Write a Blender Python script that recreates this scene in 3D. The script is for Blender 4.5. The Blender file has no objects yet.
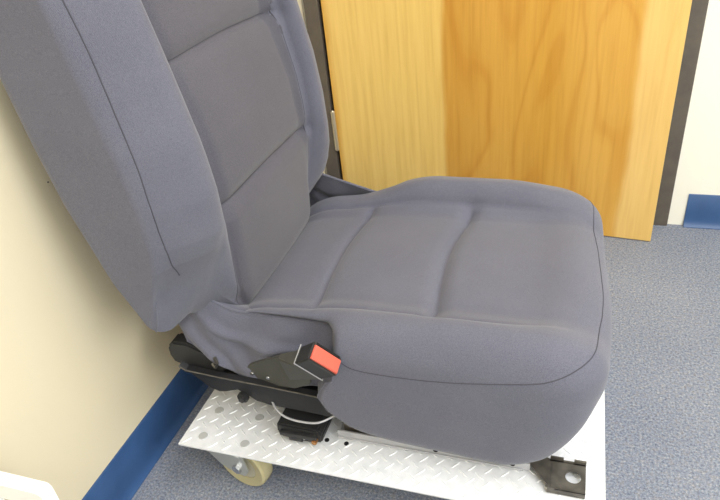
import bpy, bmesh, math, random
import numpy as np
from mathutils import Vector, Matrix
from mathutils.bvhtree import BVHTree
random.seed(4)
S = bpy.context.scene
COL = S.collection

# ------------------------------------------------------------------ camera
cam_d = bpy.data.cameras.new('camera')
cam = bpy.data.objects.new('camera', cam_d); COL.objects.link(cam)
cam_d.sensor_fit = 'HORIZONTAL'; cam_d.sensor_width = 36
cam_d.lens = 635.64 / 720 * 36
cam_d.clip_start = 0.02
rt = Vector((0.94995308, 0.29654294, -0.09824167))
dn = Vector((0.08166603, -0.53928333, -0.83815521))
fw = Vector((-0.3015291, 0.78818512, -0.53651135))
cam.matrix_world = Matrix(((rt.x, -dn.x, -fw.x, 0), (rt.y, -dn.y, -fw.y, 0), (rt.z, -dn.z, -fw.z, 1.0), (0, 0, 0, 1)))
S.camera = cam

# ------------------------------------------------------------------ world, lights, exposure
W = bpy.data.worlds.new('world'); S.world = W; W.use_nodes = True
W.node_tree.nodes['Background'].inputs[0].default_value = (1.0, 0.98, 0.95, 1)
W.node_tree.nodes['Background'].inputs[1].default_value = 0.25
S.view_settings.view_transform = 'Standard'
S.view_settings.look = 'None'
S.view_settings.gamma = 1
S.view_settings.use_curve_mapping = False
S.view_settings.exposure = 0.0

def area(name, loc, size, power, target=None, col=(1, 1, 1), sy=None):
    l = bpy.data.lights.new(name, 'AREA'); l.energy = power; l.color = col
    l.shape = 'RECTANGLE'; l.size = size; l.size_y = sy or size
    o = bpy.data.objects.new(name, l); COL.objects.link(o); o.location = loc
    if target:
        d = Vector(target) - Vector(loc)
        o.rotation_euler = d.to_track_quat('-Z', 'Y').to_euler()
    return o
area('ceiling_panel_light', (0.75, 0.55, 2.44), 0.6, 34, None, (0.95, 0.98, 1.0), 1.2)
area('ceiling_panel_light', (0.75, -0.9, 2.44), 0.6, 34, None, (0.95, 0.98, 1.0), 1.2)
area('right_side_light', (1.45, 0.0, 1.15), 1.0, 26, (0.1, 0.9, 0.2), (0.92, 0.97, 1.0))  # added area light from the unseen right side; no window is built there

# ------------------------------------------------------------------ helpers
def mesh_obj(name, verts, faces, mat, parent=None, smooth=False):
    me = bpy.data.meshes.new(name)
    me.from_pydata([tuple(v) for v in verts], [], [tuple(int(i) for i in f) for f in faces]); me.update()
    bm = bmesh.new(); bm.from_mesh(me); bmesh.ops.recalc_face_normals(bm, faces=bm.faces); bm.to_mesh(me); bm.free()
    return finish(name, me, mat, parent, smooth)

def finish(name, me, mat, parent=None, smooth=False):
    if mat: me.materials.append(mat)
    if smooth:
        for p in me.polygons: p.use_smooth = True
    o = bpy.data.objects.new(name, me); COL.objects.link(o)
    if parent:
        o.parent = parent
        o.matrix_parent_inverse = Matrix.Translation(parent.location).inverted()
    return o

class MB:
    def __init__(s): s.bm = bmesh.new()
    def box(s, lo, hi, bev=0, rot=None):
        vs = []
        g = bmesh.ops.create_cube(s.bm, size=1)['verts']
        c = [(a + b) / 2 for a, b in zip(lo, hi)]; d = [b - a for a, b in zip(lo, hi)]
        for v in g:
            v.co = Vector((v.co.x * d[0], v.co.y * d[1], v.co.z * d[2]))
            if rot: v.co = rot @ v.co
            v.co += Vector(c)
        if bev:
            es = list({e for v in g for e in v.link_edges})
            bmesh.ops.bevel(s.bm, geom=es, offset=bev, segments=2, affect='EDGES', profile=0.7)
        return s
    def cyl(s, p0, p1, r, r2=None, seg=24, bev=0):
        p0 = Vector(p0); p1 = Vector(p1); d = p1 - p0
        m = Matrix.Translation((p0 + p1) / 2) @ d.to_track_quat('Z', 'Y').to_matrix().to_4x4()
        g = bmesh.ops.create_cone(s.bm, cap_ends=True, segments=seg, radius1=r, radius2=r if r2 is None else r2, depth=d.length, matrix=m)['verts']
        if bev:
            es = [e for e in {e for v in g for e in v.link_edges} if len(e.link_faces) == 2 and e.calc_face_angle() > 0.7]
            bmesh.ops.bevel(s.bm, geom=es, offset=bev, segments=2, affect='EDGES')
        return s
    def prism(s, pts, p0, ext, bev=0):
        """pts: list of 3-D points (planar polygon), extruded by ext"""
        ext = Vector(ext); a = [s.bm.verts.new(Vector(p)) for p in pts]; b = [s.bm.verts.new(Vector(p) + ext) for p in pts]
        n = len(pts)
        fs = [s.bm.faces.new(a), s.bm.faces.new(b[::-1])]
        for i in range(n): fs.append(s.bm.faces.new((a[i], b[i], b[(i + 1) % n], a[(i + 1) % n])))
        if bev:
            es = list({e for f in fs for e in f.edges})
            bmesh.ops.bevel(s.bm, geom=es, offset=bev, segments=2, affect='EDGES')
        return s
    def tube(s, pts, r, seg=8):
        pts = [Vector(p) for p in pts]; rings = []
        for i, p in enumerate(pts):
            d = (pts[min(i + 1, len(pts) - 1)] - pts[max(i - 1, 0)]).normalized()
            u = d.orthogonal().normalized() if i == 0 else (u - d * u.dot(d)).normalized()
            v = d.cross(u)
            rings.append([s.bm.verts.new(p + (u * math.cos(k * 2 * math.pi / seg) + v * math.sin(k * 2 * math.pi / seg)) * r) for k in range(seg)])
        for A, B in zip(rings, rings[1:]):
            for k in range(seg): s.bm.faces.new((A[k], A[(k + 1) % seg], B[(k + 1) % seg], B[k]))
        s.bm.faces.new(rings[0][::-1]); s.bm.faces.new(rings[-1])
        return s
    def build(s, name, mat, parent=None, smooth=False):
        bmesh.ops.recalc_face_normals(s.bm, faces=s.bm.faces)
        me = bpy.data.meshes.new(name); s.bm.to_mesh(me); s.bm.free()
        o = finish(name, me, mat, parent, False)
        if smooth:
            for p in me.polygons: p.use_smooth = True
            me.set_sharp_from_angle(angle=math.radians(35))
        return o

def empty(name, loc, label, cat, group=None):
    o = bpy.data.objects.new(name, None); COL.objects.link(o); o.location = loc; o.empty_display_size = 0.05
    o['label'] = label; o['category'] = cat
    if group: o['group'] = group
    return o
def struct(o): o['kind'] = 'structure'; return o

# ------------------------------------------------------------------ materials
def lin(c):
    f = lambda v: v / 12.92 if v <= 0.04045 else ((v + 0.055) / 1.055) ** 2.4
    return tuple(f(v / 255) for v in c) + (1,)
def newmat(name, rgb, rough=0.6, metal=0.0, spec=0.5):
    m = bpy.data.materials.new(name); m.use_nodes = True
    b = m.node_tree.nodes['Principled BSDF']
    b.inputs['Base Color'].default_value = lin(rgb); b.inputs['Roughness'].default_value = rough
    b.inputs['Metallic'].default_value = metal; b.inputs['Specular IOR Level'].default_value = spec
    return m
def N(m, t, **k):
    n = m.node_tree.nodes.new(t)
    for a, v in k.items(): setattr(n, a, v)
    return n
def coords(m, scale=(1, 1, 1), rot=(0, 0, 0)):
    t = N(m, 'ShaderNodeTexCoord'); mp = N(m, 'ShaderNodeMapping')
    mp.inputs['Scale'].default_value = scale; mp.inputs['Rotation'].default_value = rot
    m.node_tree.links.new(t.outputs['Object'], mp.inputs['Vector']); return mp
def noise(m, vec, scale, detail=2, rough=0.5, dist=0.0):
    n = N(m, 'ShaderNodeTexNoise'); n.inputs['Scale'].default_value = scale; n.inputs['Detail'].default_value = detail
    n.inputs['Roughness'].default_value = rough; n.inputs['Distortion'].default_value = dist
    m.node_tree.links.new(vec.outputs[0], n.inputs['Vector']); return n
def ramp(m, src, stops):
    r = N(m, 'ShaderNodeValToRGB'); el = r.color_ramp.elements
    while len(el) > 1: el.remove(el[0])
    el[0].position = stops[0][0]; el[0].color = lin(stops[0][1])
    for p, c in stops[1:]:
        e = el.new(p); e.color = lin(c)
    m.node_tree.links.new(src, r.inputs[0]); return r
def mix(m, fac, a, b, mode='MIX'):
    n = N(m, 'ShaderNodeMix', data_type='RGBA', blend_type=mode); L = m.node_tree.links
    for s, i in ((fac, 0), (a, 6), (b, 7)):
        if isinstance(s, (int, float)): n.inputs[i].default_value = s
        elif isinstance(s, tuple): n.inputs[i].default_value = s
        else: L.new(s, n.inputs[i])
    return n
def tocol(m, sock): m.node_tree.links.new(sock, m.node_tree.nodes['Principled BSDF'].inputs['Base Color'])
def bump(m, h, strength=0.3, dist=0.001):
    b = N(m, 'ShaderNodeBump'); b.inputs['Strength'].default_value = strength; b.inputs['Distance'].default_value = dist
    m.node_tree.links.new(h, b.inputs['Height']); m.node_tree.links.new(b.outputs[0], m.node_tree.nodes['Principled BSDF'].inputs['Normal'])

def fabric(name, base):
    m = newmat(name, base, 0.92, 0, 0.25)
    v = coords(m)
    n1 = noise(m, v, 900, 2, 0.6); n2 = noise(m, v, 9, 3, 0.5)
    lo = tuple(max(0, c - 13) for c in base); hi = tuple(min(255, c + 13) for c in base)
    r = ramp(m, n1.outputs['Fac'], [(0.3, lo), (0.7, hi)])
    r2 = ramp(m, n2.outputs['Fac'], [(0.3, (242, 242, 244)), (0.7, (255, 255, 255))])
    x = mix(m, 1.0, r.outputs[0], r2.outputs[0], 'MULTIPLY'); tocol(m, x.outputs[2])
    w1 = N(m, 'ShaderNodeTexWave', wave_type='BANDS', bands_direction='DIAGONAL'); w1.inputs['Scale'].default_value = 260
    m.node_tree.links.new(v.outputs[0], w1.inputs['Vector'])
    ad = N(m, 'ShaderNodeMath', operation='ADD'); m.node_tree.links.new(n1.outputs['Fac'], ad.inputs[0]); m.node_tree.links.new(w1.outputs['Fac'], ad.inputs[1])
    bump(m, ad.outputs[0], 0.35, 0.0006)
    b = m.node_tree.nodes['Principled BSDF']
    b.inputs['Sheen Weight'].default_value = 0.25; b.inputs['Sheen Roughness'].default_value = 0.5
    return m
M_fab = fabric('grey_seat_fabric', (99, 99, 112))
M_fab_shade = fabric('grey_seat_fabric_shaded', (85, 83, 92))  # same seat fabric, darker: shading of the backrest centre put into the colour
M_thread = newmat('seam_thread', (70, 69, 78), 0.9)
M_black = newmat('black_painted_steel', (28, 28, 30), 0.45)
M_blkplastic = newmat('black_plastic', (40, 40, 41), 0.5)
M_sheath = newmat('dark_grey_sheath', (74, 74, 70), 0.6)
M_graysteel = newmat('dull_grey_steel', (104, 98, 92), 0.42, 0.4)
M_galv = newmat('zinc_rail', (186, 186, 190), 0.45, 0.35)
M_wire = newmat('bright_wire', (215, 215, 215), 0.25, 1.0)
M_red = newmat('red_plastic', (200, 92, 74), 0.4)
M_zinc = newmat('zinc_caster', (188, 190, 188), 0.35, 0.4)
M_chrome = newmat('satin_nickel', (205, 198, 180), 0.35, 0.7)
M_darkhole = newmat('dark_opening', (14, 14, 15), 0.9)
M_bolt = newmat('bolt_head', (196, 196, 196), 0.5, 0.3)
M_brass = newmat('brass_pin', (176, 130, 84), 0.35, 0.9)
m = M_sheath; v = coords(m); n = noise(m, v, 300, 3); bump(m, n.outputs['Fac'], 0.4, 0.001)
m = M_black; v = coords(m); n = noise(m, v, 250, 3); bump(m, n.outputs['Fac'], 0.25, 0.001)
m = M_graysteel; v = coords(m); n = noise(m, v, 40, 4); r = ramp(m, n.outputs['Fac'], [(0.3, (66, 63, 59)), (0.7, (104, 99, 92))]); tocol(m, r.outputs[0])

M_alu = newmat('tread_plate_aluminium', (240, 241, 243), 0.42, 0.15)
v = coords(M_alu); n = noise(M_alu, v, 60, 4); r = ramp(M_alu, n.outputs['Fac'], [(0.3, (226, 227, 230)), (0.7, (240, 240, 243))]); tocol(M_alu, r.outputs[0])

M_wheel = newmat('cream_polyurethane', (196, 186, 146), 0.25)
b = M_wheel.node_tree.nodes['Principled BSDF']; b.inputs['Subsurface Weight'].default_value = 0.3
b.inputs['Subsurface Radius'].default_value = (0.01, 0.008, 0.004); b.inputs['Subsurface Scale'].default_value = 0.5
M_hub = newmat('wheel_hub', (196, 190, 168), 0.4)

M_carpet = newmat('carpet', (150, 155, 165), 1.0, 0, 0.1)
m = M_carpet; v = coords(m, (1, 1, 1)); n = noise(m, v, 230, 4, 0.8); n2 = noise(m, v, 120, 2, 0.6); n3 = noise(m, v, 4, 3, 0.5)
r = ramp(m, n.outputs['Fac'], [(0.34, (64, 69, 84)), (0.45, (126, 133, 150)), (0.55, (158, 164, 177)), (0.66, (214, 215, 217))])
r2 = ramp(m, n2.outputs['Fac'], [(0.35, (120, 127, 146)), (0.5, (146, 150, 160)), (0.64, (164, 154, 146))])
x = mix(m, 0.38, r.outputs[0], r2.outputs[0])
r3 = ramp(m, n3.outputs['Fac'], [(0.3, (236, 238, 242)), (0.7, (255, 255, 255))])
x2 = mix(m, 1.0, x.outputs[2], r3.outputs[0], 'MULTIPLY'); tocol(m, x2.outputs[2])
bump(m, n.outputs['Fac'], 0.8, 0.004)

def paint(name, c):
    m = newmat(name, c, 0.7, 0, 0.3); v = coords(m); n = noise(m, v, 140, 3); bump(m, n.outputs['Fac'], 0.12, 0.001); return m
M_wallL = paint('cream_wall_paint', (224, 212, 184))
M_wallB = paint('back_wall_paint', (244, 240, 226))
M_ceil = paint('ceiling_paint', (240, 238, 232))
M_frame = newmat('brown_door_frame', (112, 98, 88), 0.5)
m = M_frame; v = coords(m); n = noise(m, v, 30, 3); r = ramp(m, n.outputs['Fac'], [(0.3, (88, 81, 75)), (0.7, (100, 92, 82))]); tocol(m, r.outputs[0])
M_dark = newmat('dark_jamb', (58, 40, 26), 0.6)
M_base = newmat('blue_rubber_baseboard', (50, 82, 128), 0.42)
m = M_base; v = coords(m); n = noise(m, v, 18, 4); r = ramp(m, n.outputs['Fac'], [(0.3, (46, 77, 122)), (0.7, (54, 87, 134))]); tocol(m, r.outputs[0])
M_white = newmat('white_enamel', (250, 250, 250), 0.35)

# door veneer: broad planks of differing tone with vertical grain (object x along the width, z up)
M_wood = newmat('birch_veneer', (225, 175, 95), 0.38, 0, 0.4)
m = M_wood; L = m.node_tree.links
v = coords(m); vg = coords(m, (1, 1, 0.045)); vg2 = coords(m, (1, 1, 0.12))
sep = N(m, 'ShaderNodeSeparateXYZ'); L.new(v.outputs[0], sep.inputs[0])
wob = noise(m, coords(m, (0.6, 1, 1.6)), 3.0, 2)
wm = N(m, 'ShaderNodeMath', operation='MULTIPLY_ADD'); L.new(wob.outputs['Fac'], wm.inputs[0]); wm.inputs[1].default_value = 0.025; L.new(sep.outputs[0], wm.inputs[2])
div = N(m, 'ShaderNodeMath', operation='DIVIDE'); L.new(wm.outputs[0], div.inputs[0]); div.inputs[1].default_value = 0.93
pl = ramp(m, div.outputs[0], [(0.0, (228, 190, 108)), (0.015, (222, 170, 76)), (0.04, (246, 211, 128)), (0.25, (246, 211, 127)), (0.385, (243, 206, 122)), (0.402, (217, 163, 74)), (0.55, (222, 170, 80)), (0.70, (215, 162, 70)), (0.81, (224, 174, 86)), (0.905, (222, 170, 80)), (0.925, (240, 200, 124)), (1.0, (238, 198, 120))])
g1 = noise(m, vg, 70, 4, 0.6, 0.3)
g1r = ramp(m, g1.outputs['Fac'], [(0.3, (236, 226, 208)), (0.5, (248, 244, 236)), (0.7, (255, 255, 255))])
# cathedral grain: distorted rings stretched along z
cg = noise(m, coords(m, (1.0, 1, 0.22)), 5.0, 2, 0.4, 0.4)
wv = N(m, 'ShaderNodeMath', operation='MULTIPLY'); L.new(cg.outputs['Fac'], wv.inputs[0]); wv.inputs[1].default_value = 44
fr = N(m, 'ShaderNodeMath', operation='SINE'); L.new(wv.outputs[0], fr.inputs[0])
cr = ramp(m, fr.outputs[0], [(0.0, (255, 255, 255)), (0.75, (250, 246, 238)), (0.95, (243, 233, 216)), (1.0, (241, 229, 210))])
band = ramp(m, div.outputs[0], [(0.0, (30, 30, 30)), (0.39, (40, 40, 40)), (0.405, (215, 215, 215)), (0.91, (215, 215, 215)), (0.925, (60, 60, 60))])
x1 = mix(m, 0.75, pl.outputs[0], g1r.outputs[0], 'MULTIPLY')
x2 = mix(m, band.outputs[0], x1.outputs[2], mix(m, 1.0, x1.outputs[2], cr.outputs[0], 'MULTIPLY').outputs[2])
tocol(m, x2.outputs[2])

# ------------------------------------------------------------------ room shell
WX, WY = -0.75, 1.735
def slab(name, lo, hi, mat, bev=0, parent=None):
    return MB().box(lo, hi, bev).build(name, mat, parent)
struct(slab('floor', (-0.95, -1.9, -0.06), (1.7, 3.2, 0), M_carpet))
struct(slab('ceiling', (-0.95, -1.9, 2.5), (1.7, 3.2, 2.56), M_ceil))
wl = struct(slab('wall_left', (WX - 0.12, -1.9, 0), (WX, 3.2, 2.5), M_wallL))
DX0, DX1 = -0.70, 0.237          # clear door opening
mb = MB()
mb.box((WX, WY, 0), (DX0 - 0.02, WY + 0.12, 2.5))
mb.box((DX1 + 0.02, WY, 0), (1.5, WY + 0.12, 2.5))
mb.box((DX0 - 0.02, WY, 2.08), (DX1 + 0.02, WY + 0.12, 2.5))
struct(mb.build('wall_back', M_wallB))
struct(slab('wall_right', (1.5, -1.9, 0), (1.62, 3.2, 2.5), M_wallB))
struct(slab('wall_front', (WX, -1.9, 0), (1.5, -1.78, 2.5), M_wallB))
struct(slab('wall_corridor', (WX, 3.08, 0), (1.5, 3.2, 2.5), M_wallB))

# door frame (trim): face plates, jambs with a stop
mb = MB()
mb.box((-0.742, WY - 0.012, 0), (DX0, WY + 0.0, 2.13), 0.002)
mb.box((DX1 - 0.002, WY - 0.012, 0), (DX1 + 0.042, WY + 0.0, 2.13), 0.002)
mb.box((DX0, WY - 0.012, 2.06), (DX1, WY + 0.0, 2.13), 0.002)
mb.box((DX0 - 0.018, WY, 0), (DX0, WY + 0.12, 2.08)); mb.box((DX1, WY, 0), (DX1 + 0.018, WY + 0.12, 2.08))
mb.box((DX0, WY, 2.06), (DX1, WY + 0.12, 2.08))
mb.box((DX0, WY + 0.045, 0), (DX0 + 0.014, WY + 0.09, 2.06)); mb.box((DX1 - 0.014, WY + 0.045, 0), (DX1, WY + 0.09, 2.06))
struct(mb.build('trim_1', M_frame))
# white strip of wall filler beside the frame is plain wall; baseboards
def baseboard(name, p0, p1, nrm, h=0.1):
    """cove base: thin board with a curved toe; p0->p1 along the wall, nrm into the room"""
    p0 = Vector(p0); p1 = Vector(p1); nrm = Vector(nrm)
    prof = [(0, h), (0.002, h), (0.0035, h - 0.002), (0.004, 0.03), (0.0055, 0.018), (0.008, 0.009), (0.012, 0.004), (0.014, 0.002), (0.014, 0), (0, 0)]
    v = [p + nrm * a + Vector((0, 0, b)) for p in (p0, p1) for a, b in prof]; n = len(prof)
    f = [(i, (i + 1) % n, n + (i + 1) % n, n + i) for i in range(n)] + [tuple(range(n)), tuple(range(2 * n - 1, n - 1, -1))]
    o = mesh_obj(name, v, f, M_base, None, True); o.data.set_sharp_from_angle(angle=math.radians(40)); return struct(o)
baseboard('baseboard_left', (WX, -1.78, 0), (WX, WY - 0.013, 0), (1, 0, 0))
baseboard('baseboard_back', (0.321, WY, 0), (1.5, WY, 0), (0, -1, 0))
baseboard('baseboard_right', (1.5, WY - 0.02, 0), (1.5, -1.78, 0), (-1, 0, 0))
# nail left in the wall
MB().cyl((WX - 0.002, 0.676, 0.615), (WX + 0.001, 0.676, 0.615), 0.0012, seg=10).build('nail', M_graysteel, wl)

# door leaf, hinged left, standing slightly open
door = struct(bpy.data.objects.new('door_1', None)); COL.objects.link(door); door.location = (-0.695, 1.728, 0)
ang = -math.atan2(0.100, 0.925)
mb = MB(); mb.box((0.004, 0.0, 0.003), (0.93, 0.044, 2.05), 0.0012)
leaf = mb.build('door_panel', M_wood); leaf.parent = door
for hz in (0.262, 1.05, 1.84):
    mb = MB(); mb.cyl((-0.0, -0.005, hz - 0.063), (0.0, -0.005, hz + 0.063), 0.0068, seg=16, bev=0.001)
    mb.box((-0.002, -0.002, hz - 0.057), (0.003, 0.04, hz + 0.057))
    for k in (-0.026, 0.0, 0.026): mb.cyl((0, -0.005, hz + k - 0.0006), (0, -0.005, hz + k + 0.0006), 0.0074, seg=16)
    for k in (-1, 1): mb.cyl((0, -0.005, hz + k * 0.063), (0, -0.005, hz + k * 0.066), 0.0052, 0.003, seg=12)
    h = mb.build('hinge', M_chrome, None, True); h.parent = door
mb = MB(); mb.cyl((0.86, -0.06, 0.95), (0.86, 0.0, 0.95), 0.012); mb.cyl((0.86, -0.006, 0.95), (0.86, 0.0, 0.95), 0.033); mb.cyl((0.868, -0.055, 0.95), (0.75, -0.055, 0.95), 0.009)
h = mb.build('door_handle', M_chrome, None, True); h.parent = door
door.rotation_euler = (0, 0, ang)

# ceiling light fixtures
for y in (0.55, -0.9):
    e = empty('ceiling_light', (0.75, y, 2.5), 'flat square ceiling light panel, %s' % ('the one nearer the wooden door' if y > 0 else 'the one farther from the wooden door'), 'light', 'ceiling lights')
    MB().box((0.43, y - 0.63, 2.455), (1.07, y + 0.63, 2.499), 0.004).build('light_frame', M_white, e)

# ------------------------------------------------------------------ dense soft bodies
def cube_grid(nx, ny, nz):
    idx = {}; P = []; F = []
    def vid(i, j, k):
        key = (i, j, k)
        if key not in idx: idx[key] = len(P); P.append((2 * i / nx - 1, 2 * j / ny - 1, 2 * k / nz - 1))
        return idx[key]
    for i in range(nx):
        for j in range(ny):
            F.append((vid(i, j, 0), vid(i, j + 1, 0), vid(i + 1, j + 1, 0), vid(i + 1, j, 0)))
            F.append((vid(i, j, nz), vid(i + 1, j, nz), vid(i + 1, j + 1, nz), vid(i, j + 1, nz)))
    for i in range(nx):
        for k in range(nz):
            F.append((vid(i, 0, k), vid(i + 1, 0, k), vid(i + 1, 0, k + 1), vid(i, 0, k + 1)))
            F.append((vid(i, ny, k), vid(i, ny, k + 1), vid(i + 1, ny, k + 1), vid(i + 1, ny, k)))
    for j in range(ny):
        for k in range(nz):
            F.append((vid(0, j, k), vid(0, j, k + 1), vid(0, j + 1, k + 1), vid(0, j + 1, k)))
            F.append((vid(nx, j, k), vid(nx, j + 1, k), vid(nx, j + 1, k + 1), vid(nx, j, k + 1)))
    global GRID_IDX
    GRID_IDX = idx
    return np.array(P), np.array(F)
def rbox(P, half, rv):
    half = np.array(half, float); rv = np.array(rv, float)
    q = P * half; inn = np.clip(q, -(half - rv), half - rv); d = (q - inn) / rv
    l = np.linalg.norm(d, axis=1, keepdims=True); l[l == 0] = 1
    return inn + d / l * rv
def sst(a, b, x):
    t = np.clip((x - a) / (b - a), 0, 1); return t * t * (3 - 2 * t)
def normals(P, F):
    a = P[F[:, 2]] - P[F[:, 0]]; b = P[F[:, 3]] - P[F[:, 1]]; fn = np.cross(a, b)
    Nn = np.zeros_like(P)
    for k in range(4): np.add.at(Nn, F[:, k], fn)
    return Nn / (np.linalg.norm(Nn, axis=1, keepdims=True) + 1e-12)
def segdist(P, line):
    line = np.array(line, float); best = np.full(len(P), 1e9)
    for A, B in zip(line, line[1:]):
        ab = B - A; t = np.clip(((P - A) @ ab) / (ab @ ab), 0, 1)
        best = np.minimum(best, np.linalg.norm(P - A - t[:, None] * ab, axis=1))
    return best
def smooth_line(pts, n=12):
    pts = [np.array(p, float) for p in pts]; out = []
    ext = [2 * pts[0] - pts[1]] + pts + [2 * pts[-1] - pts[-2]]
    for i in range(1, len(ext) - 2):
        p0, p1, p2, p3 = ext[i - 1:i + 3]
        for k in range(n):
            t = k / n
            out.append(0.5 * ((2 * p1) + (-p0 + p2) * t + (2 * p0 - 5 * p1 + 4 * p2 - p3) * t * t + (-p0 + 3 * p1 - 3 * p2 + p3) * t ** 3))
    out.append(pts[-1]); return out
def project(bvh, pts, direction=None, lift=0.0):
    res = []
    for p in pts:
        co, no, i, d = bvh.find_nearest(Vector(p))
        res.append(co + no * lift)
    return res

seat = empty('car_seat', (-0.25, 0.91, 0.134), 'dark grey fabric car seat with red belt buckle resting on a silver tread-plate dolly', 'seat')
YC = 0.915

# ---- cushion
P, F = cube_grid(150, 124, 56)
Q = rbox(P, (0.30, 0.255, 0.1075), (0.085, 0.062, 0.060))
Qb = rbox(P, (0.30, 0.255, 0.1075), (0.075, 0.036, 0.032))
lw = sst(0.2, -0.4, P[:, 2])[:, None]
Q = Q * (1 - lw) + Qb * lw
x = Q[:, 0] - 0.235; dy = Q[:, 1].copy(); z = Q[:, 2] + 0.2875
z = np.where(z < 0.29, 0.29 - (0.29 - z) * 1.13, z)
ztn = np.clip((z - 0.18) / 0.215, 0, 1)          # 0 bottom, 1 top
ady = np.abs(dy)
# longer rounded front corners, bowed front edge
x = x + 0.012 * (1 - (dy / 0.255) ** 2) * sst(-0.2, 0.06, x)
# front tapers under
x = x - 0.075 * np.clip((0.335 - z) / 0.155, 0, 1) ** 2.3 * sst(-0.15, 0.05, x)
x = x + 0.008 * sst(0.24, 0.33, z) * (1 - sst(0.37, 0.395, z)) * sst(-0.08, 0.04, x) * sst(0.0, 0.2, -dy + 0.1)
z = z - 0.017 * (1 - sst(0.18, 0.26, z)) * sst(-0.37, -0.22, x)
# sides lean in slightly towards the bottom
# bolsters: humps along both sides and across the front
top = sst(0.30, 0.385, z)
hump = np.where(dy < 0, sst(-0.42, -0.12, x), sst(-0.42, -0.24, x)) * (1 - 0.55 * sst(-0.12, 0.06, x))
dp = dy + 0.009; adp = np.abs(dp)
bol = sst(0.150, 0.205, adp)
hh = np.where(dy < 0, 0.012, 0.034)
z = z + top * hh * bol * hump
z = z - top * 0.016 * (1 - sst(0.135, 0.175, adp)) * (1 - sst(-0.05, 0.05, x) * 0.6)
z = z - top * 0.020 * sst(-0.28, -0.5, x)
# gentle crown of the centre panels
z = z + top * 0.006 * np.cos(np.clip(dp / 0.17, -1, 1) * math.pi / 2)
# side waist behind the side panels
xwb = np.interp(z, [0.165, 0.19, 0.22, 0.25, 0.28, 0.32, 0.38], [-0.28, -0.322, -0.352, -0.364, -0.352, -0.328, -0.325])
waist = 1 - sst(-0.016, 0.016, x - xwb)
nar = 0.055 * waist * sst(0.19, 0.25, ady) * (1 - 0.55 * sst(0.36, 0.385, z))
dy = np.sign(dy) * (ady - nar)
# belly of the side panels
dy = dy + np.sign(dy) * 0.006 * sst(0.2, 0.25, ady) * np.sin(np.pi * np.clip((z - 0.17) / 0.2, 0, 1)) * (1 - waist)
# bottom lifts a little toward the rear
z = z + (1 - ztn) * 0.012 * sst(0.0, -0.3, x)
Pn = np.stack([x, YC + dy, z], 1)
Nn = normals(Pn, F)
yi = 0.166
def gro(P, N, line, w, d, ok):
    dist = segdist(P, line); return P - N * (d * np.exp(-(dist / w) ** 2) * ok)[:, None]
isT = sst(0.35, 0.6, Nn[:, 2])
T2 = np.stack([Pn[:, 0], Pn[:, 1]], 1)
xs1, xs2 = -0.372, -0.172; YS = YC - 0.009
seamN = smooth_line([(-0.56, YS - yi - 0.002), (-0.30, YS - yi - 0.002), (-0.10, YS - yi - 0.002), (0.0, YS - yi + 0.004), (0.02, YS - yi + 0.006)])
seamF = smooth_line([(-0.56, YS + yi), (-0.30, YS + yi), (-0.10, YS + yi), (0.0, YS + yi - 0.004), (0.02, YS + yi - 0.006)])
cs1 = smooth_line([(xs1 - 0.004, YS - yi + 0.006), (xs1 - 0.012, YS - 0.05), (xs1 - 0.012, YS + 0.05), (xs1, YS + yi - 0.012)])
cs2 = smooth_line([(xs2 - 0.006, YS - yi + 0.006), (xs2 - 0.016, YS - 0.05), (xs2 - 0.016, YS + 0.05), (xs2, YS + yi - 0.012)])
def gro2(P, N, line, w, d, ok, fade=None):
    dist = segdist(T2, line); a = d * np.exp(-(dist / w) ** 2) * ok
    if fade is not None: a = a * fade
    return P - N * a[:, None]
fd = 1 - sst(-0.10, 0.02, Pn[:, 0]) * 0.85
for s in (seamN, seamF): Pn = gro2(Pn, Nn, s, 0.014, 0.006, isT, fd); Pn = gro2(Pn, Nn, s, 0.0042, 0.0045, isT, fd)
for s, dd in ((cs1, 0.005), (cs2, 0.009)): Pn = gro2(Pn, Nn, s, 0.016, dd, isT); Pn = gro2(Pn, Nn, s, 0.0045, 0.006, isT)
cush = mesh_obj('seat_cushion', Pn, F, M_fab, seat, True)
bv = BVHTree.FromPolygons([Vector(p) for p in Pn], [tuple(int(i) for i in f) for f in F])
def cast(bvh, pts, d, lift):
    out = []
    for p in pts:
        co, no, i, dist = bvh.ray_cast(Vector(p) - Vector(d) * 0.3, Vector(d))
        if co is not None: out.append(co + no * lift)
    return out
def seam_tube(name, pts, bvh, r, lift, mat=M_thread, parent=seat, d=None):
    return MB().tube(cast(bvh, pts, d, lift) if d else project(bvh, pts, lift=lift), r, 6).build(name, mat, parent, True)
def top3(line, z=0.39): return [(p[0], p[1], z) for p in line]
# side seam that runs round the front corner
ring = [(-0.305, YC - 0.262, 0.345), (-0.28, YC - 0.264, 0.334), (-0.213, YC - 0.266, 0.332), (-0.14, YC - 0.266, 0.336), (-0.067, YC - 0.266, 0.347), (-0.005, YC - 0.262, 0.360),
        (0.045, YC - 0.230, 0.378), (0.068, YC - 0.16, 0.382), (0.080, YC - 0.08, 0.382), (0.078, YC, 0.385), (0.074, YC + 0.08, 0.386), (0.058, YC + 0.16, 0.388),
        (0.035, YC + 0.225, 0.387), (-0.01, YC + 0.258, 0.366), (-0.067, YC + 0.266, 0.347), (-0.14, YC + 0.266, 0.336), (-0.213, YC + 0.266, 0.332), (-0.305, YC + 0.262, 0.345)]
seam_tube('seam', smooth_line(ring, 8), bv, 0.0009, 0.0, parent=cush)
# rear edge piping of the side panel
seam_tube('seam', smooth_line([(-0.308, YC - 0.25, 0.35), (-0.318, YC - 0.255, 0.31), (-0.348, YC - 0.256, 0.275), (-0.358, YC - 0.256, 0.25), (-0.345, YC - 0.256, 0.22), (-0.31, YC - 0.25, 0.195)], 8), bv, 0.0015, 0.001, M_fab, cush)

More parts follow.
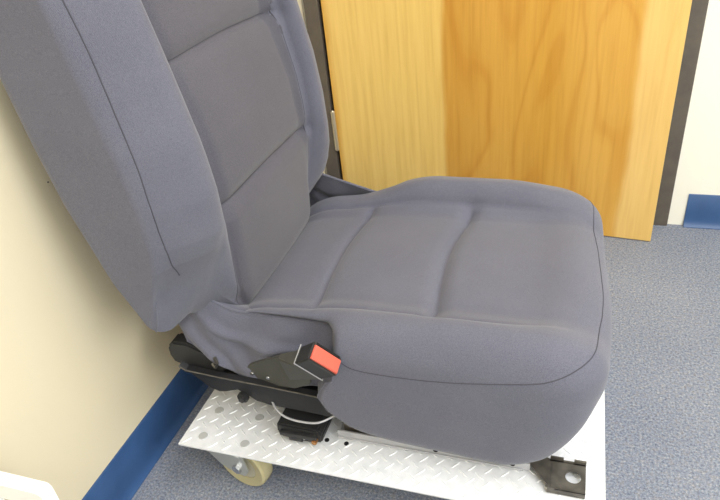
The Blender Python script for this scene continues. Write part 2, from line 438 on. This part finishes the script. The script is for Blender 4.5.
# ---- gathered side cover behind the side panel (near and far)
def side_cover(sgn):
    nu, nv = 60, 34; V = []; Fc = []
    for j in range(nv + 1):
        t = j / nv
        for i in range(nu + 1):
            s = i / nu
            x0 = -0.638 + s * 0.333
            zt = (0.366 + 0.034 * sst(0.42, 0.12, s)) if sgn < 0 else (0.372 + 0.088 * (1 - s) ** 1.1); zb = 0.245 + 0.02 * abs(s - 0.45)
            zb = zb + 0.058 * max(0, 0.34 - s) / 0.34
            xx = x0 + 0.04 * t * (1 - s) - 0.03 * t * s
            z_ = zt + (zb - zt) * t
            off = 0.196 + 0.034 * t ** 0.7
            fold = 0.006 * math.sin(9 * s * 2.1 + 5 * t + 1.2) * math.sin(math.pi * min(1, t * 1.1)) + 0.0045 * math.sin(23 * s - 9 * t) * t * (1 - s * 0.4)
            cr_ = 0.010 * math.exp(-((t - 0.28 - 0.25 * s) / 0.07) ** 2) * sst(0.1, 0.4, s)
            off += fold + cr_ + (0.022 * (1 - s) if sgn > 0 else 0)
            off += 0.012 * sst(0.85, 1.0, s) * (1 - t)
            V.append((xx, YC + sgn * off, z_))
    for j in range(nv):
        for i in range(nu):
            a = j * (nu + 1) + i; Fc.append((a, a + 1, a + nu + 2, a + nu + 1))
    n0 = len(V)
    if sgn < 0:                       # flap that tucks in under the backrest
        for i in range(nu + 1): V.append((V[i][0], YC + sgn * 0.150, min(V[i][2], 0.345)))
        for i in range(nu): Fc.append((i, n0 + i, n0 + i + 1, i + 1))
    o = mesh_obj('side_cover', V, Fc, M_fab, seat, True)
    sm = o.modifiers.new('thick', 'SOLIDIFY'); sm.thickness = 0.003; sm.offset = 0
    # folded hem along the top
    top = [V[i] for i in range(0, nu + 1, 2)]
    MB().tube([(p[0], p[1] + sgn * 0.001, p[2]) for p in top], 0.0028, 8).build('hem', M_fab, o, True)
    return o
side_cover(-1); side_cover(1)

# ---- backrest
P, F = cube_grid(64, 150, 170)
ZB0, ZB1 = 0.372, 1.02
Q = rbox(P, (0.12, 0.285, (ZB1 - ZB0) / 2), (0.040, 0.034, 0.026))
a = Q[:, 0] / 0.12; dy = Q[:, 1].copy(); z = Q[:, 2] + (ZB0 + ZB1) / 2
ady = np.abs(dy)
xb = np.interp(z, [0.37, 0.40, 0.475, 0.611, 0.772, 0.90, 1.02], [-0.584, -0.611, -0.649, -0.688, -0.712, -0.728, -0.738])
xbol = np.interp(z, [0.37, 0.42, 0.47, 0.53, 0.60, 0.68, 0.77, 0.88, 1.02], [-0.520, -0.502, -0.484, -0.471, -0.467, -0.474, -0.491, -0.515, -0.55])
xin = np.interp(z, [0.37, 0.40, 0.52, 0.65, 0.77, 0.86, 1.02], [-0.505, -0.500, -0.492, -0.503, -0.530, -0.553, -0.60])
k = sst(0.148, 0.20, ady)
# the bolster crest falls away toward the outer side
fall = np.where(dy < 0, 0.050, 0.036) * sst(0.195, 0.285, ady) ** 1.3 + np.where(dy < 0, 0.012, -0.003) * k
xf = xin * (1 - k) + (xbol) * k - fall
xf = xf + np.where(dy > 0, 1.0, 0.0) * sst(0.16, 0.24, ady) * np.interp(z, [0.37, 0.42, 0.47, 0.53, 0.60, 0.70], [0.034, 0.031, 0.020, 0.008, 0.002, 0.0])
xf = xf + 0.006 * np.cos(np.clip(dy / 0.17, -1, 1) * math.pi / 2)
x = xb + (xf - xb) * (a + 1) / 2
wid = np.interp(z, [0.37, 0.5, 0.7, 1.02], [0.985, 1.0, 1.0, 0.95])
# bottom rises toward the front so that the cushion slips under
z = z + np.where(dy < 0, 0.072, 0.045) * sst(0.58, 0.37, z) * np.clip((a + 1) / 2, 0, 1) ** 1.6 * sst(0.14, 0.19, ady) - 0.03 * sst(0.5, 0.37, z) * (1 - sst(0.17, 0.22, ady))
YB = 0.900; YP = 0.908
Pn = np.stack([x, YB + dy * wid, z], 1)
Nn = normals(Pn, F)
isF = sst(0.25, 0.5, Nn[:, 0])
T2 = Pn[:, 1:3].copy()
yb = 0.166
bn = smooth_line([(YP - yb - 0.004, 1.03), (YP - yb, 0.86), (YP - yb, 0.7), (YP - yb, 0.55), (YP - yb + 0.002, 0.42), (YP - yb + 0.004, 0.36)])
bf = smooth_line([(YP + yb + 0.004, 1.03), (YP + yb, 0.86), (YP + yb, 0.7), (YP + yb, 0.55), (YP + yb - 0.002, 0.42), (YP + yb - 0.004, 0.36)])
h1 = smooth_line([(YP - yb + 0.006, 0.772), (YP, 0.774), (YP + yb - 0.012, 0.765)])
h2 = smooth_line([(YP - yb + 0.006, 0.550), (YP, 0.554), (YP + yb - 0.012, 0.546)])
def gro3(P, N, line, w, d, ok):
    dist = segdist(T2, line); return P - N * (d * np.exp(-(dist / w) ** 2) * ok)[:, None]
for s in (bn, bf): Pn = gro3(Pn, Nn, s, 0.014, 0.008, isF); Pn = gro3(Pn, Nn, s, 0.004, 0.004, isF)
for s in (h1, h2): Pn = gro3(Pn, Nn, s, 0.016, 0.008, isF); Pn = gro3(Pn, Nn, s, 0.0045, 0.006, isF)
back = mesh_obj('backrest', Pn, F, M_fab, seat, True)
me = back.data; me.materials.append(M_fab_shade)
cen = Pn[F].mean(axis=1); fnx = Nn[F].mean(axis=1)[:, 0]
inside = (np.abs(cen[:, 1] - YP) < yb) & (fnx > 0.3)
for i, pz in enumerate(me.polygons): pz.material_index = 1 if inside[i] else 0
bv2 = BVHTree.FromPolygons([Vector(p) for p in Pn], [tuple(int(i) for i in f) for f in F])
for s in (bn, bf, h1, h2): seam_tube('seam', [(-0.48, p[0], p[1]) for p in s], bv2, 0.0010, -0.0004, parent=back, d=(-1, 0, 0))
# stitched seam on both side faces
side = [(-0.570, 1.01), (-0.544, 0.90), (-0.529, 0.826), (-0.5205, 0.75), (-0.513, 0.679), (-0.511, 0.59), (-0.502, 0.52), (-0.494, 0.475), (-0.486, 0.447)]
for sgn in (-1, 1):
    seam_tube('seam', smooth_line([(a_, YB + sgn * 0.30, b_) for a_, b_ in side], 10), bv2, 0.0009, 0.0, parent=back)
# piping along the lower edge of both side faces
for jj in (1, 149):
    MB().tube([Pn[GRID_IDX[(i_, 0 if jj == 1 else 150, 3)]] for i_ in range(2, 60)], 0.0016, 6).build('seam', M_fab, back, True)

# ---- frame under the cushion
def bracket(sgn):
    y0 = YC + sgn * 0.236
    top = [0, 0, (-0.617, 0.268), (-0.605, 0.260), (-0.540, 0.2555), (-0.45, 0.252), (-0.364, 0.2465), (-0.29, 0.242)]
    low = [(-0.29, 0.190), (-0.344, 0.193), (-0.40, 0.196), (-0.458, 0.197), (-0.484, 0.202), (-0.500, 0.214), (-0.517, 0.2225), (-0.542, 0.213), (-0.556, 0.2105), (-0.574, 0.2175), (-0.612, 0.252)]
    pts = [(a_, y0, b_) for a_, b_ in top[2:] + low]
    mb = MB(); mb.prism(pts, None, (0, sgn * -0.003, 0))
    # turned lip along the top
    for (xa, za), (xc, zc) in zip(top[2:], top[3:]):
        mb.prism([(xa, y0 + sgn * 0.010, za), (xc, y0 + sgn * 0.010, zc), (xc, y0 - sgn * 0.003, zc + 0.0015), (xa, y0 - sgn * 0.003, za + 0.0015)], None, (0, 0, -0.003))
    o = mb.build('side_bracket', M_black, seat)
    MB().tube([(a_, y0 + sgn * 0.010, b_ + 0.0008) for a_, b_ in top[2:]], 0.0012, 6).build('lip_highlight', M_graysteel, o, True)  # thin paler tube paints the highlight along the black lip
    return o
bA = bracket(-1); bB = bracket(1)
# recliner housing at rear of each bracket
for sgn, par in ((-1, bA), (1, bB)):
    y0 = YC + sgn * 0.228
    mb = MB(); mb.prism([(-0.640, y0, 0.258), (-0.646, y0, 0.275), (-0.644, y0, 0.292), (-0.632, y0, 0.305), (-0.60, y0, 0.305), (-0.565, y0, 0.285), (-0.535, y0, 0.264), (-0.54, y0, 0.25), (-0.60, y0, 0.243)], None, (0, -sgn * 0.03, 0), 0.004)
    mb.build('recliner_hinge', M_blkplastic, seat, True)
    mb = MB(); mb.tube([(-0.548, y0 + sgn * 0.004, 0.288), (-0.540, y0 + sgn * 0.012, 0.283), (-0.546, y0 + sgn * 0.012, 0.273), (-0.553, y0 + sgn * 0.008, 0.277)], 0.003, 8); mb.build('wire_clip', M_graysteel, seat, True)
# cross pan of the seat frame
MB().box((-0.60, YC - 0.225, 0.228), (-0.08, YC + 0.225, 0.236)).build('seat_pan', M_black, seat)
# sliding tracks
def track(sgn):
    y0 = YC + sgn * 0.207
    mb = MB()
    mb.box((-0.345, y0 - 0.018, 0.1335), (-0.02, y0 + 0.018, 0.137), 0.0008)
    mb.box((-0.345, y0 - 0.018, 0.136), (-0.02, y0 - 0.0155, 0.149)); mb.box((-0.345, y0 + 0.0155, 0.136), (-0.02, y0 + 0.018, 0.150))
    mb.box((-0.345, min(y0 + sgn * 0.021, y0), 0.1335), (-0.03, max(y0 + sgn * 0.021, y0), 0.1365), 0.0006)
    o = mb.build('seat_track', M_galv, seat)
    mb = MB(); mb.box((-0.335, y0 - 0.011, 0.140), (-0.05, y0 + 0.011, 0.168), 0.003); mb.build('slider', M_graysteel, o)
    for cx in (-0.172, -0.047):
        mb = MB(); mb.cyl((cx, y0 + sgn * 0.0178, 0.1425), (cx, y0 + sgn * 0.0190, 0.1425), 0.0040, seg=14); mb.build('slot', M_darkhole, o)
    for cx in (-0.30, -0.12):
        MB().box((cx - 0.02, y0 - 0.012, 0.172), (cx + 0.02, y0 + 0.012, 0.232), 0.002).build('riser', M_black, seat)
    # front foot with a bolt hole, built as a ring of faces
    mb = MB(); bm = mb.bm
    cx, cy, zz, th = 0.0455, YC + sgn * 0.231, 0.145, 0.003
    hw = 0.027
    outer = [(-0.05, y0 - 0.012), (-0.05, y0 + 0.012), (-0.02, y0 + 0.012), (0.012, cy + hw), (0.064, cy + hw), (0.064, cy - hw), (0.012, cy - hw), (-0.02, y0 - 0.012)]
    nr = 32; circ = [(cx + 0.0118 * math.cos(2 * math.pi * q / nr), cy + 0.0118 * math.sin(2 * math.pi * q / nr)) for q in range(nr)]
    fr_ = 0.015; sq = [(cx + fr_ * 1.2, cy + fr_ * 1.2)]
    def rad_hit(q):
        an = 2 * math.pi * q / nr; c_, s_ = math.cos(an), math.sin(an)
        tx = ((0.064 - cx) if c_ > 0 else (cx - 0.012)) / max(abs(c_), 1e-6); ty = hw / max(abs(s_), 1e-6); t = min(tx, ty)
        return (cx + c_ * t, cy + s_ * t)
    ob = [rad_hit(q) for q in range(nr)]
    def ring_(z_): return [bm.verts.new((p[0], p[1], z_)) for p in circ], [bm.verts.new((p[0], p[1], z_)) for p in ob]
    c0, o0 = ring_(zz - th); c1, o1 = ring_(zz)
    for q in range(nr):
        r_ = (q + 1) % nr
        bm.faces.new((c1[q], o1[q], o1[r_], c1[r_])); bm.faces.new((c0[q], c0[r_], o0[r_], o0[q]))
        bm.faces.new((c0[q], c1[q], c1[r_], c0[r_])); bm.faces.new((o0[q], o0[r_], o1[r_], o1[q]))
    mb.prism([(0.0125, cy - hw, zz), (0.0125, cy + hw, zz), (-0.022, y0 + 0.013, zz), (-0.06, y0 + 0.013, zz), (-0.06, y0 - 0.013, zz), (-0.022, y0 - 0.013, zz)], None, (0, 0, -th))
    # upturned edges
    mb.box((0.010, cy + hw - 0.003, zz - 0.004), (0.030, cy + hw, zz + 0.009)); mb.box((0.046, cy + hw - 0.003, zz - 0.004), (0.064, cy + hw, zz + 0.009))
    mb.box((0.010, cy + hw - 0.003, zz - 0.004), (0.064, cy + hw, zz + 0.003))
    mb.box((0.008, cy - hw, zz - 0.013), (0.064, cy - hw + 0.003, zz), 0.0008)
    mb.box((0.008, cy + hw - 0.003, zz - 0.013), (0.064, cy + hw, zz))
    mb.build('foot_bracket', M_graysteel, seat)
track(-1); track(1)
# adjuster mechanism and wire handle
yk = YC - 0.250
mb = MB()
mb.prism([(-0.447, yk, 0.168), (-0.449, yk, 0.146), (-0.440, yk, 0.136), (-0.405, yk, 0.134), (-0.395, yk, 0.140), (-0.380, yk, 0.134), (-0.366, yk, 0.138), (-0.362, yk, 0.158), (-0.370, yk, 0.168)], None, (0, 0.06, 0), 0.003)
mb.box((-0.44, yk - 0.008, 0.150), (-0.372, yk, 0.158), 0.002); mb.box((-0.425, yk - 0.005, 0.138), (-0.40, yk, 0.146), 0.001)
adj = mb.build('track_latch', M_blkplastic, seat)
mb = MB(); mb.cyl((-0.376, yk - 0.010, 0.147), (-0.376, yk, 0.147), 0.005, bev=0.001); mb.build('pin', M_brass, adj)
mb = MB(); mb.cyl((-0.395, yk - 0.0075, 0.152), (-0.395, yk, 0.152), 0.004, bev=0.001); mb.build('pin', M_wire, adj)
MB().tube(smooth_line([(-0.455, yk + 0.016, 0.205), (-0.442, yk + 0.004, 0.200), (-0.424, yk - 0.003, 0.194), (-0.397, yk - 0.005, 0.191), (-0.363, yk - 0.003, 0.194), (-0.335, yk + 0.016, 0.200)], 8), 0.0019, 10).build('latch_handle', M_galv, seat, True)
mb = MB(); mb.cyl((-0.508, yk + 0.016, 0.208), (-0.508, yk + 0.008, 0.208), 0.0105, bev=0.001); mb.cyl((-0.508, yk + 0.008, 0.208), (-0.508, yk + 0.003, 0.208), 0.006, seg=6)
mb.build('frame_bolt', M_blkplastic, seat, True)

# ---- belt buckle
B0 = Vector((-0.3635, 0.624, 0.3625)); w = Vector((0.0338, 0.0138, -0.0410)); t = Vector((-0.0008, -0.0296, -0.0106)); ax = Vector((0.0286, -0.0083, 0.0208))
def quad(o, W_, T_): return [o, o + W_, o + W_ - T_, o - T_]
def loft(qs, name, mat, parent, bev=0.002):
    mb = MB(); bm = mb.bm; rs = [[bm.verts.new(p) for p in q] for q in qs]
    for A, B in zip(rs, rs[1:]):
        for i in range(4): bm.faces.new((A[i], A[(i + 1) % 4], B[(i + 1) % 4], B[i]))
    bm.faces.new(rs[0][::-1]); bm.faces.new(rs[-1])
    if bev: bmesh.ops.bevel(bm, geom=list(bm.edges), offset=bev, segments=3, affect='EDGES')
    return mb.build(name, mat, parent, True)
head = loft([quad(B0 + w * 0.02, w * 0.96, t * 0.96), quad(B0 + ax, w, t)], 'buckle_head', M_blkplastic, seat, 0.0022)
# red release button, slightly dished, wrapping over the end
o1 = B0 + ax * 0.99 + w * 0.04 - t * 0.07
btn = loft([quad(o1, w * 0.93, t * 0.74), quad(o1 + ax * 0.06, w * 0.93, t * 0.74), quad(o1 + ax * 0.11 + w * 0.03 - t * 0.03, w * 0.87, t * 0.68)], 'release_button', M_red, head, 0.0008)
o2 = B0 + ax * 1.0 + w * 0.10 - t * 0.85
loft([quad(o2, w * 0.8, t * 0.10), quad(o2 + ax * 0.05, w * 0.8, t * 0.10)], 'tongue_slot', M_darkhole, head, 0)
# seam line round the head (bright moulding edge)
qq = quad(B0 - w * 0.005 + t * 0.012, w * 1.01, t * 1.024)
MB().tube([qq[3], qq[0], qq[1], qq[2]], 0.0009, 6).build('moulding_edge', M_galv, head, True)
S1 = Vector((-0.407, 0.650, 0.340))
loft([quad(S1, Vector((0.006, 0.012, -0.058)), Vector((0, -0.012, -0.002))), quad(B0 - ax * 0.30 + w * 0.04, w * 0.90, t * 0.86), quad(B0 + w * 0.01, w * 0.98, t * 0.98)], 'buckle_sheath', M_sheath, seat, 0.0024)
mb = MB(); mb.prism([(-0.505, 0.688, 0.263), (-0.484, 0.686, 0.281), (-0.395, 0.672, 0.334), (-0.362, 0.668, 0.315), (-0.368, 0.668, 0.275), (-0.40, 0.672, 0.255), (-0.45, 0.678, 0.248), (-0.505, 0.688, 0.252)], None, (0, 0.006, 0), 0.0012)
mb.build('buckle_stalk', M_sheath, seat)
for p in ((-0.482, 0.6815, 0.2640), (-0.450, 0.6770, 0.2645)):
    MB().cyl((p[0], p[1] + 0.008, p[2]), (p[0], p[1] - 0.0005, p[2]), 0.0035, seg=14, bev=0.0008).build('rivet', M_wire, seat, True)

# ------------------------------------------------------------------ dolly
PX0, PX1, PY0, PY1, PZ = -0.625, 0.094, 0.614, 1.215, 0.130
dolly = empty('platform_dolly', ((PX0 + PX1) / 2, (PY0 + PY1) / 2, 0), 'low silver tread-plate dolly on casters under the grey car seat', 'dolly')
mb = MB()
mb.box((PX0, PY0, PZ - 0.004), (PX1, PY1, PZ), 0.0012)
mb.box((PX0 + 0.002, PY0 + 0.03, PZ - 0.012), (PX1 - 0.002, PY0 + 0.034, PZ - 0.004)); mb.box((PX0 + 0.002, PY1 - 0.034, PZ - 0.012), (PX1 - 0.002, PY1 - 0.03, PZ - 0.004))
bolts = [(bx, by) for bx in (-0.588, -0.504, -0.03, 0.054) for by in (0.640, 0.702, 1.127, 1.189) if bx < -0.1 or by > 0.65]
bm = mb.bm
pitch = 0.0265
ii = 0
nx_ = int((PX1 - PX0) / pitch) + 1; ny_ = int((PY1 - PY0) / pitch) + 1
for i in range(nx_ * 2):
    for j in range(ny_ * 2):
        cx = PX0 + 0.012 + i * pitch / 2; cy = PY0 + 0.011 + j * pitch / 2
        if (i + j) % 2: continue
        an = math.radians(50) if i % 2 == 0 else math.radians(-38)
        Lh, Wh = 0.0108, 0.0019
        if not (PX0 + 0.01 < cx < PX1 - 0.01 and PY0 + 0.01 < cy < PY1 - 0.01): continue
        if any(math.hypot(cx - bx, cy - by) < 0.016 for bx, by in bolts): continue
        c_, s_ = math.cos(an), math.sin(an)
        T = lambda a_, b_, h_: bm.verts.new((cx + a_ * c_ - b_ * s_, cy + a_ * s_ + b_ * c_, PZ + h_))
        base = [T(-Lh, 0, -0.0005), T(-Lh * 0.4, -Wh, -0.0005), T(Lh * 0.4, -Wh, -0.0005), T(Lh, 0, -0.0005), T(Lh * 0.4, Wh, -0.0005), T(-Lh * 0.4, Wh, -0.0005)]
        up = [T(-Lh * 0.7, 0, 0.0011), T(-Lh * 0.3, -Wh * 0.35, 0.0013), T(Lh * 0.3, -Wh * 0.35, 0.0013), T(Lh * 0.7, 0, 0.0011), T(Lh * 0.3, Wh * 0.35, 0.0013), T(-Lh * 0.3, Wh * 0.35, 0.0013)]
        for q in range(6): bm.faces.new((base[q], base[(q + 1) % 6], up[(q + 1) % 6], up[q]))
        bm.faces.new(up)
deck = mb.build('deck', M_alu, dolly)
for bx, by in bolts:
    MB().cyl((bx, by, PZ - 0.001), (bx, by, PZ + 0.0016), 0.0088, 0.0080, seg=24).build('bolt', M_bolt, dolly, True)
for bx in (-0.363, -0.327):
    MB().cyl((bx, 0.680, PZ - 0.001), (bx, 0.680, PZ + 0.0012), 0.0042, seg=16).build('bolt_hole', M_darkhole, dolly)
def caster(cx, cy, rot):
    e = bpy.data.objects.new('caster', None); COL.objects.link(e); e.parent = dolly
    e.matrix_parent_inverse = Matrix.Translation(dolly.location).inverted()
    R = Matrix.Rotation(rot, 4, 'Z'); e.matrix_basis = Matrix.Translation((cx, cy, 0)) @ R
    def add(mb, name, mat):
        o = mb.build(name, mat, None, True); o.parent = e; return o
    r = 0.056; off = 0.016
    mb = MB()                         # tyre by lathe around y
    prof = [(0.034, -0.013), (0.051, -0.0155), (0.0548, -0.012), (0.056, -0.005), (0.056, 0.005), (0.0548, 0.012), (0.051, 0.0155), (0.034, 0.013)]
    bm = mb.bm; ns = 48; rings = []
    for q in range(ns):
        an = 2 * math.pi * q / ns
        rings.append([bm.verts.new((off + a_ * math.cos(an), b_, r + a_ * math.sin(an))) for a_, b_ in prof])
    for q in range(ns):
        A = rings[q]; B = rings[(q + 1) % ns]
        for s in range(len(prof)): bm.faces.new((A[s], A[(s + 1) % len(prof)], B[(s + 1) % len(prof)], B[s]))
    add(mb, 'wheel', M_wheel)
    mb = MB(); mb.cyl((off, -0.0105, r), (off, 0.0105, r), 0.0345, seg=40); mb.cyl((off, -0.016, r), (off, 0.016, r), 0.014, seg=24, bev=0.001); add(mb, 'hub', M_hub)
    mb = MB()                         # fork: two cheeks, crown, swivel race, top plate
    for s in (-1, 1):
        y_ = s * 0.0195
        mb.prism([(a_, y_ - 0.0015, b_) for a_, b_ in ((-0.080, 0.118), (0.030, 0.118), (0.036, 0.085), (off + 0.024, r + 0.002), (off + 0.014, r - 0.016), (off - 0.010, r - 0.019), (-0.026, 0.046), (-0.052, 0.066), (-0.072, 0.092))], None, (0, 0.003, 0), 0.0006)
    mb.box((-0.050, -0.021, 0.1155), (0.036, 0.021, 0.1185), 0.0008)
    mb.cyl((0, 0, 0.118), (0, 0, 0.1225), 0.030, 0.034, bev=0.0008)
    mb.box((-0.052, -0.042, 0.1222), (0.052, 0.042, 0.1259), 0.001)
    add(mb, 'fork', M_zinc)
    mb = MB(); mb.cyl((off, -0.026, r), (off, 0.026, r), 0.005, seg=16); mb.cyl((off, -0.027, r), (off, -0.021, r), 0.0095, seg=6); mb.cyl((off, 0.021, r), (off, 0.027, r), 0.0095, seg=6)
    add(mb, 'axle_bolt', M_wire)
    return e
caster(-0.546, 0.664, math.radians(-12))
caster(0.012, 0.671, math.radians(160))
caster(-0.546, 1.158, math.radians(20))
caster(0.012, 1.158, math.radians(200))

# ------------------------------------------------------------------ white metal frame near the wall
rack = empty('metal_stand', (-0.66, 0.35, 0), 'white metal frame stand by the cream wall, only its corner in view', 'stand')
xa, xb_, ya, yb_, zt = -0.738, -0.590, 0.34, 0.358, 0.361
mb = MB(); bm = mb.bm
def rr(x0, x1, z0, z1, r_, n=6):
    out = [(x0, z0)]
    for cx, cz, a0 in ((x0 + r_, z1 - r_, 180), (x1 - r_, z1 - r_, 90)):
        for q in range(n + 1):
            an = math.radians(a0 - 90 * q / n); out.append((cx + r_ * math.cos(an), cz + r_ * math.sin(an)))
    out.append((x1, z0)); return out
O = rr(xa, xb_, 0.02, zt, 0.009); I = rr(xa + 0.04, xb_ - 0.040, 0.02, zt - 0.030, 0.004)
vs = {}
for nm, pr in (('O', O), ('I', I)):
    for yy in (ya, yb_): vs[nm, yy] = [bm.verts.new((p[0], yy, p[1])) for p in pr]
n_ = len(O)
for q in range(n_ - 1):
    bm.faces.new((vs['O', ya][q], vs['O', ya][q + 1], vs['I', ya][q + 1], vs['I', ya][q]))
    bm.faces.new((vs['O', yb_][q], vs['I', yb_][q], vs['I', yb_][q + 1], vs['O', yb_][q + 1]))
    bm.faces.new((vs['O', ya][q], vs['O', yb_][q], vs['O', yb_][q + 1], vs['O', ya][q + 1]))
    bm.faces.new((vs['I', ya][q], vs['I', ya][q + 1], vs['I', yb_][q + 1], vs['I', yb_][q]))
for q in (0, n_ - 1): bm.faces.new((vs['O', ya][q], vs['I', ya][q], vs['I', yb_][q], vs['O', yb_][q]))
mb.build('frame', M_white, rack)
for x0 in (xa, xb_ - 0.04): MB().box((x0, 0.20, 0.0), (x0 + 0.04, yb_ + 0.02, 0.021), 0.003).build('foot', M_white, rack)
